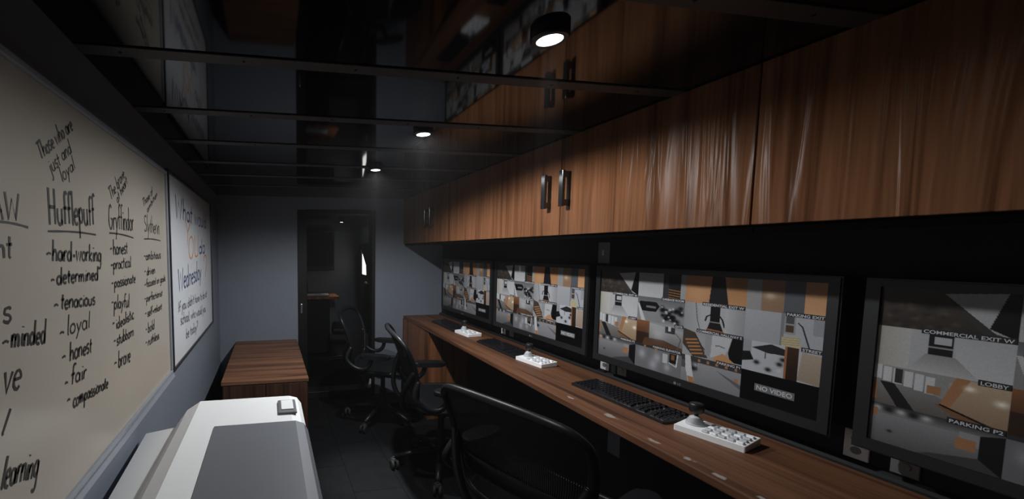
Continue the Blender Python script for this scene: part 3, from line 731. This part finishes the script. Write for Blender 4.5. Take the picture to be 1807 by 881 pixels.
for (a_, b_) in LINES_A:
    bm = B(); n_ = 6; pts = [(a_[0]+(b_[0]-a_[0])*i/n_, a_[1]+(b_[1]-a_[1])*i/n_+.003*math.sin(PI*i/n_)) for i in range(n_+1)]
    ribbon(bm, pts, .0048, xa); obj('pen_line', bm, M['ink'], ta)
tb_, xb = whiteboard('whiteboard', 'smaller pale whiteboard on the left wall with faded blue and orange writing', 1.915, 3.23, .856, 1.79, M['board_b'], M['darkframe'], None)
for ci, (mt, nm, pw) in enumerate((('ink_blue', 'handwriting', .013), ('ink_grey', 'handwriting', .009), ('ink_orange', 'handwriting', .011))):
    for (w_, a_, b_, h_, c_) in WORDS_B:
        if c_ == ci:
            bm = B(); write(bm, w_, a_, b_, h_, pw, xb)
            ob = obj('handwritten_word', bm, M[mt], tb_)
            ob['label'] = ('blue marker writing', 'grey marker writing', 'orange marker letters')[ci]

# ------------------------------------------------------------------ printer in the foreground
t = thing('printer', 'large white floor printer with grey lid in the foreground under the whiteboard', 'printer', (0, 0, 0))
prof = [(-.275, .0), (-.335, .06), (-.335, .770), (-.322, .825), (-.288, .872), (-.244, .900), (.062, .900), (.090, .892), (.104, .872), (.108, .84), (.108, .0)]
bm = B(); prism(bm, prof, 'y', .45, 1.425, .022, 4)
obj('body', bm, M['white_plastic'], t, smooth=False)
bm = B(); prism(bm, [(-.168, .8985), (.070, .8985), (.094, .891), (.1055, .872), (.1085, .872), (.096, .8935), (.071, .9035), (-.168, .9035)], 'y', .47, 1.185)
obj('lid', bm, M['grey_plastic'], t)
bm = B()
tp = [(-.398, .52, .782), (-.250, .52, .860), (-.250, 1.318, .864), (-.283, 1.322, .852), (-.438, 1.449, .782)]
prism(bm, [(p_[0], p_[1]) for p_ in tp], 'z', .70, .9)
for v in bm.verts:
    if v.co.z > .75:
        v.co.z = min(tp, key=lambda p_: (p_[0]-v.co.x)**2+(p_[1]-v.co.y)**2)[2]
bmesh.ops.bevel(bm, geom=[e for e in bm.edges if all(v.co.z > .75 for v in e.verts)], offset=.004, segments=2, affect='EDGES')
obj('side_tray', bm, M['white_plastic'], t)
p = obj('control_button', box(B(), .020, .080, 1.242, 1.352, .8995, .908, .004, 2), M['grey_plastic'], t)
obj('button_cap', box(B(), .030, .070, 1.262, 1.340, .9075, .911, .002, 2), M['white_plastic'], p)

# ------------------------------------------------------------------ low wooden cabinet by the doorway
t = thing('low_cabinet', 'low walnut cabinet against the back wall left of the doorway', 'cabinet', (0, 0, 0))
obj('carcass', box(B(), -.311, .238, 2.585, YB-.002, .0, .558), M['wood_box_shaded'], t)
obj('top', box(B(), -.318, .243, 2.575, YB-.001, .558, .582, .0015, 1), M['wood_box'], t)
obj('door', box(B(), -.305, -.039, 2.576, 2.5855, .03, .552, .001, 1), M['wood_box_shaded'], t)
obj('door', box(B(), -.034, .232, 2.576, 2.5855, .03, .552, .001, 1), M['wood_box_shaded'], t)

# ------------------------------------------------------------------ mesh task chairs (local +X is the front)
def make_chair(loc, rot, label):
    t = thing('task_chair', label, 'chair', loc, rot, 'black mesh task chairs at the worktop')
    # five-star base
    for i in range(5):
        a = 2*PI*(i+.5)/5
        ca, sa = math.cos(a), math.sin(a)
        bm = B()
        tube(bm, [(ca*r, sa*r, z) for r, z in ((.02, .115), (.10, .112), (.20, .098), (.30, .078))], [.026, .024, .019, .015], 10, flat=1.0)
        leg = obj('leg', bm, M['chair_frame'], t, smooth=True)
        bm = B()
        fx = Matrix.Rotation(a+.9*(i % 3), 3, 'Z')
        for s in (-1, 1):
            f = fx @ Matrix.Rotation(PI/2, 3, 'X')
            cc = Vector((ca*.305, sa*.305, .030))+fx @ Vector((.012, s*.016, 0))
            lathe(bm, [(.006, -.009), (.026, -.009), (.030, -.004), (.030, .004), (.026, .009), (.006, .009)], cc, 18, 'z', f)
        lathe(bm, [(.009, .03), (.009, .075)], (ca*.305, sa*.305, 0), 10)
        hood = fx @ Vector((0, 0, 0))
        lathe(bm, [(.022, .045), (.024, .055), (.018, .066), (.008, .07)], (ca*.305, sa*.305, 0), 14)
        obj('caster', bm, M['rubber'], leg)
    bm = B(); lathe(bm, [(.040, .085), (.042, .13), (.030, .14), (.030, .26), (.019, .265), (.019, .385)], (0, 0, 0), 20)
    obj('column', bm, M['chair_frame'], t)
    bm = B(); box(bm, -.16, .11, -.075, .075, .375, .425, .016, 3); tube(bm, [(.02, -.07, .40), (.02, -.17, .395), (.03, -.20, .395)], .007, 8); tube(bm, [(-.06, .07, .40), (-.06, .19, .395)], .007, 8)
    obj('tilt_mechanism', bm, M['black_plastic'], t)
    # seat
    def se(a, rx, ry, e=3.2):
        c, s = math.cos(a), math.sin(a)
        return (rx*math.copysign(abs(c)**(2/e), c), ry*math.copysign(abs(s)**(2/e), s))
    def sz(x): return .455 + (-.03*max(0, (x-.12)/.12)**2) + (.02*max(0, (-x-.1)/.14)**2)
    ring = []
    for i in range(48):
        x, y = se(2*PI*i/48, .245, .255); ring.append((x+.02, y, sz(x)+.012*(abs(y)/.255)**2))
    bm = B(); tube(bm, ring, .015, 8, True); tube(bm, [(-.05, -.24, .45), (-.05, 0, .415), (-.05, .24, .45)], .016, 8); tube(bm, [(.08, -.24, .45), (.08, 0, .415), (.08, .24, .45)], .016, 8)
    obj('seat_frame', bm, M['chair_frame'], t, smooth=True)
    bm = B()
    n = 24
    grid = {}
    for i in range(n+1):
        for j in range(n+1):
            u, v = i/n*2-1, j/n*2-1
            r = max(abs(u), abs(v)); 
            if r > 0:
                a = math.atan2(v, u); X_, Y_ = se(a, .240, .250); k_ = r
                x, y = X_*k_, Y_*k_
            else: x = y = 0
            grid[i, j] = bm.verts.new((x+.02, y, sz(x)+.006+.012*(abs(y)/.255)**2-.016*(1-r)))
    for i in range(n):
        for j in range(n): bm.faces.new([grid[i, j], grid[i+1, j], grid[i+1, j+1], grid[i, j+1]])
    obj('seat', bm, M['chair_mesh'], t, smooth=True)
    # back: local outline (half width by height), reclined and wrapped forward at the edges
    Z0, Z1 = .49, .925
    hw = lambda s: .205+.062*math.sin(min(1, s*1.15)*PI/2) - .012*max(0, s-.85)/.15
    def bp(y, s):
        z = Z0+(Z1-Z0)*s
        x = -.235-.115*s-.030*math.sin(s*PI)*-1 + .045*(abs(y)/.26)**2.2
        return (x, y, z-.022*(abs(y)/.26)**2*s)
    out_ = []
    for i in range(13): s = .09+.82*i/12; out_.append(bp(hw(s), s))
    for (fy, s) in ((.93, .965), (.80, .992), (.5, 1.0), (0, 1.0), (-.5, 1.0), (-.80, .992), (-.93, .965)): out_.append(bp(hw(1)*fy, s))
    for i in range(13): s = .91-.82*i/12; out_.append(bp(-hw(s), s))
    for (fy, s) in ((-.90, .035), (-.72, .008), (-.3, 0), (.3, 0), (.72, .008), (.90, .035)): out_.append(bp(hw(0)*fy, s))
    bm = B(); tube(bm, smoothpath(out_, 2, True), .0155, 8, True)
    bf = obj('back_frame', bm, M['chair_frame'], t, smooth=True)
    bm = B()
    ns = 78
    for i in range(ns):                           # suspension strands
        f0 = -1+2*(i+.05)/ns; f1 = -1+2*(i+.93)/ns
        prev = None
        for j in range(19):
            s = .015+.97*j/18
            lim = hw(s)
            if s > .93: lim *= math.sqrt(max(.2, 1-((s-.93)/.08)**2*.75))
            if s < .07: lim *= .93
            A_, B_ = bp(f0*lim, s), bp(f1*lim, s)
            cur = (bm.verts.new((A_[0]-.002, A_[1], A_[2])), bm.verts.new((B_[0]-.002, B_[1], B_[2])))
            if prev: bm.faces.new([prev[0], prev[1], cur[1], cur[0]])
            prev = cur
    obj('back_mesh', bm, M['chair_mesh'], t)
    bm = B()
    cells_ = []
    for j in range(5):
        s = .20+.17*j/4
        cells_.append([bm.verts.new((bp(y, s)[0]-.012-.008*math.sin(PI*j/4), y, bp(y, s)[2])) for y in [(-.2+.4*k/12) for k in range(13)]])
    for j in range(4):
        for k in range(12): bm.faces.new([cells_[j][k], cells_[j][k+1], cells_[j+1][k+1], cells_[j+1][k]])
    bmesh.ops.solidify(bm, geom=bm.faces[:], thickness=.006)
    obj('lumbar_pad', bm, M['black_plastic'], t, smooth=True)
    bm = B()
    for s_ in (-1, 1):
        tube(bm, smoothpath([(-.13, s_*.05, .395), (-.24, s_*.10, .43), (-.285, s_*.15, .50), (-.275, s_*.205, .60), bp(s_*.255, .55)], 5), .017, 8)
    obj('back_support', bm, M['chair_frame'], t, smooth=True)
    for s_ in (-1, 1):
        bm = B()
        tube(bm, smoothpath([bp(s_*.262, .42), (-.235, s_*.295, .575), (-.17, s_*.300, .515), (-.10, s_*.298, .505), (-.055, s_*.295, .54), (-.04, s_*.295, .595)], 5), [.017]*26, 8)
        ar = obj('armrest', bm, M['chair_frame'], t, smooth=True)
        bm = B()
        pts = [(se(2*PI*i/28, .118, .043, 2.6)[0]-.01, se(2*PI*i/28, .118, .043, 2.6)[1]+s_*.295) for i in range(28)]
        prism(bm, pts, 'z', .592, .624, .011, 3)
        obj('arm_pad', bm, M['leather'], ar)
    return t
ch = make_chair((1.035, 1.305, 0), math.radians(23), 'black mesh task chair nearest the camera, its striped back facing us')
dup(ch, (1.085, 2.37, 0), math.radians(-9), 'black mesh task chair in the middle, seen side-on below the second screen')
dup(ch, (.925, 3.17, 0), math.radians(-26), 'black mesh task chair farthest away, beside the doorway', )

# ------------------------------------------------------------------ ceiling lights
def make_lamp(x, y, z, lens, label, power, spot, flood, rad=.028, ceil=ZC, cone=(174, .22)):
    t = thing('ceiling_light', label, 'light', (x, y, ceil), 0, 'round ceiling downlights')
    h = ceil-z
    bm = B(); lathe(bm, [(rad+.013, 0), (rad+.013, -h+.004), (rad+.010, -h), (rad, -h), (rad, -h+.004), (.001, -h+.004)], (0, 0, 0), 40)
    obj('housing', bm, M['black_plastic'], t)
    bm = B(); lathe(bm, [(rad-.0005, -h+.0035), (rad-.0005, -h+.001), (.001, -h+.0005)], (0, 0, 0), 40)
    obj('lens', bm, M[lens], t)
    ld = bpy.data.lights.new('beam', 'SPOT'); ld.energy = power; ld.spot_size = math.radians(spot); ld.spot_blend = 1.0
    ld.shadow_soft_size = .02; ld.color = WARMW[:3]
    lw = bpy.data.lights.new('flood', 'SPOT'); lw.energy = flood; lw.spot_size = math.radians(cone[0]); lw.spot_blend = cone[1]
    lw.shadow_soft_size = .024; lw.color = WARMW[:3]
    lo = bpy.data.objects.new('flood', lw); COL.objects.link(lo); lo.parent = t; lo.location = (0, 0, -h-.004)
    lo = bpy.data.objects.new('beam', ld); COL.objects.link(lo); lo.parent = t; lo.location = (0, 0, -h-.004)
    return t
make_lamp(.637, .852, 1.898, 'lens1', 'lit round downlight on the black ceiling nearest the camera', 90, 30, .8)
make_lamp(.633, 1.602, 1.898, 'lens2', 'lit round downlight second along the black ceiling', 90, 26, 44, cone=(172.5, .30))
make_lamp(.629, 2.340, 1.898, 'lens3', 'lit round downlight third along the black ceiling, before the doorway', 120, 28, 54, cone=(164, .7))
make_lamp(.985, 5.45, 1.812, 'lens4', 'small lit downlight in the room beyond the doorway', 20, 36, .35, .022, 1.85)

# ------------------------------------------------------------------ furniture beyond the doorway
t = thing('desk', 'desk with walnut edge in the room beyond the doorway', 'desk', (0, 0, 0))
obj('top', box(B(), -.2, .93, 5.30, OY-.001, .765, .80, .003), M['wood_leg'], t)
obj('modesty_panel', box(B(), -.18, .80, 5.36, 5.38, .02, .764), M['casing'], t)
for x in (-.17, .78): obj('leg', box(B(), x-.03, x+.03, 5.40, 5.46, 0, .764, .004), M['casing'], t)
t = thing('wall_monitor', 'dark screen mounted on the far wall beyond the doorway', 'monitor', (0, 0, 0))
obj('bezel', box(B(), .28, .965, 5.93, OY-.0005, 1.13, 1.72, .006), M['tv_plastic'], t)
obj('screen', box(B(), .30, .945, 5.926, 5.9305, 1.19, 1.70), plain('dark_screen_glass', (.02, .021, .023), .12), t)
t = thing('keyboard', 'pale keyed keyboard on the desk beyond the doorway', 'keyboard', (.60, 5.42, .80), 0)
obj('base', prism(B(), [(-.07, 0), (.07, 0), (.07, .02), (-.07, .01)], 'x', -.2, .2, .003), M['black_plastic'], t)
bm = B()
for r in range(5):
    for c in range(15): box(bm, -.192+c*.0258, -.172+c*.0258, -.062+r*.025, -.042+r*.025, .008+r*.0018, .019+r*.0022)
ko = obj('keys', bm, M['light_plastic'], t); ko['kind'] = 'stuff'
t = thing('laptop', 'small black laptop at the left end of the desk beyond the doorway', 'laptop', (.44, 5.62, .80), math.radians(12))
obj('base', box(B(), -.13, .13, -.09, .09, 0, .016, .004), M['black_plastic'], t)
obj('lid', prism(B(), [(.085, .012), (.095, .012), (.15, .20), (.14, .205)], 'x', -.13, .13, .002), M['black_plastic'], t)
t = thing('office_chair', 'tall black padded office chair beside the desk beyond the doorway', 'chair', (1.00, 4.90, 0), math.radians(170))
bm = B(); box(bm, -.25, -.16, -.21, .21, .46, 1.02, .06, 5); obj('backrest', bm, M['leather'], t, smooth=True)
bm = B(); box(bm, -.22, .24, -.23, .23, .40, .49, .035, 4); obj('seat', bm, M['leather'], t, smooth=True)
bm = B(); lathe(bm, [(.03, .06), (.03, .20), (.02, .21), (.02, .40)], (0, 0, 0), 16); obj('column', bm, M['chair_frame'], t)
for i in range(5):
    a = 2*PI*i/5
    lg = obj('leg', tube(B(), [(0, 0, .09), (math.cos(a)*.15, math.sin(a)*.15, .08), (math.cos(a)*.26, math.sin(a)*.26, .06)], [.022, .018, .014], 8), M['chair_frame'], t)
    obj('caster', lathe(B(), [(.008, -.012), (.028, -.010), (.028, .010), (.008, .012)], (math.cos(a)*.26, math.sin(a)*.26, .029), 14, 'x'), M['rubber'], lg)

# ------------------------------------------------------------------ thin haze in the air, camera, view
w = bpy.data.worlds.new('World'); sc.world = w; w.use_nodes = True
nt = w.node_tree
nt.nodes['Background'].inputs['Color'].default_value = (0, 0, 0, 1)
vs = nt.nodes.new('ShaderNodeVolumeScatter'); vs.inputs['Density'].default_value = .0032; vs.inputs['Anisotropy'].default_value = .2
nt.links.new(vs.outputs['Volume'], nt.nodes['World Output'].inputs['Volume'])

yaw, pitch, roll, f, px, py = .1676, -.0732, -.0015, 702.465, 595.03, 494.28
cy, sy = math.cos(yaw), math.sin(yaw); cp, sp = math.cos(pitch), math.sin(pitch); cr, sr = math.cos(roll), math.sin(roll)
f0 = Vector((sy, cy, 0)); r0 = Vector((cy, -sy, 0)); u0 = Vector((0, 0, 1))
F = f0*cp+u0*sp; Uv = u0*cp-f0*sp; Rv = r0*cr+Uv*sr; U2 = Uv*cr-r0*sr
cam = bpy.data.cameras.new('Camera'); co = bpy.data.objects.new('Camera', cam); COL.objects.link(co)
mw = Matrix((Rv, U2, -F)).transposed().to_4x4(); mw.translation = (0, 0, 1.42)
co.matrix_world = mw
cam.sensor_fit = 'HORIZONTAL'; cam.sensor_width = 36; cam.lens = f/1807*36
cam.shift_x = (903.5-px)/1807; cam.shift_y = (py-440.5)/1807
cam.clip_start = .02
sc.camera = co
sc.view_settings.view_transform = 'Standard'; sc.view_settings.look = 'None'
sc.view_settings.gamma = 1; sc.view_settings.use_curve_mapping = False
sc.view_settings.exposure = 0.36
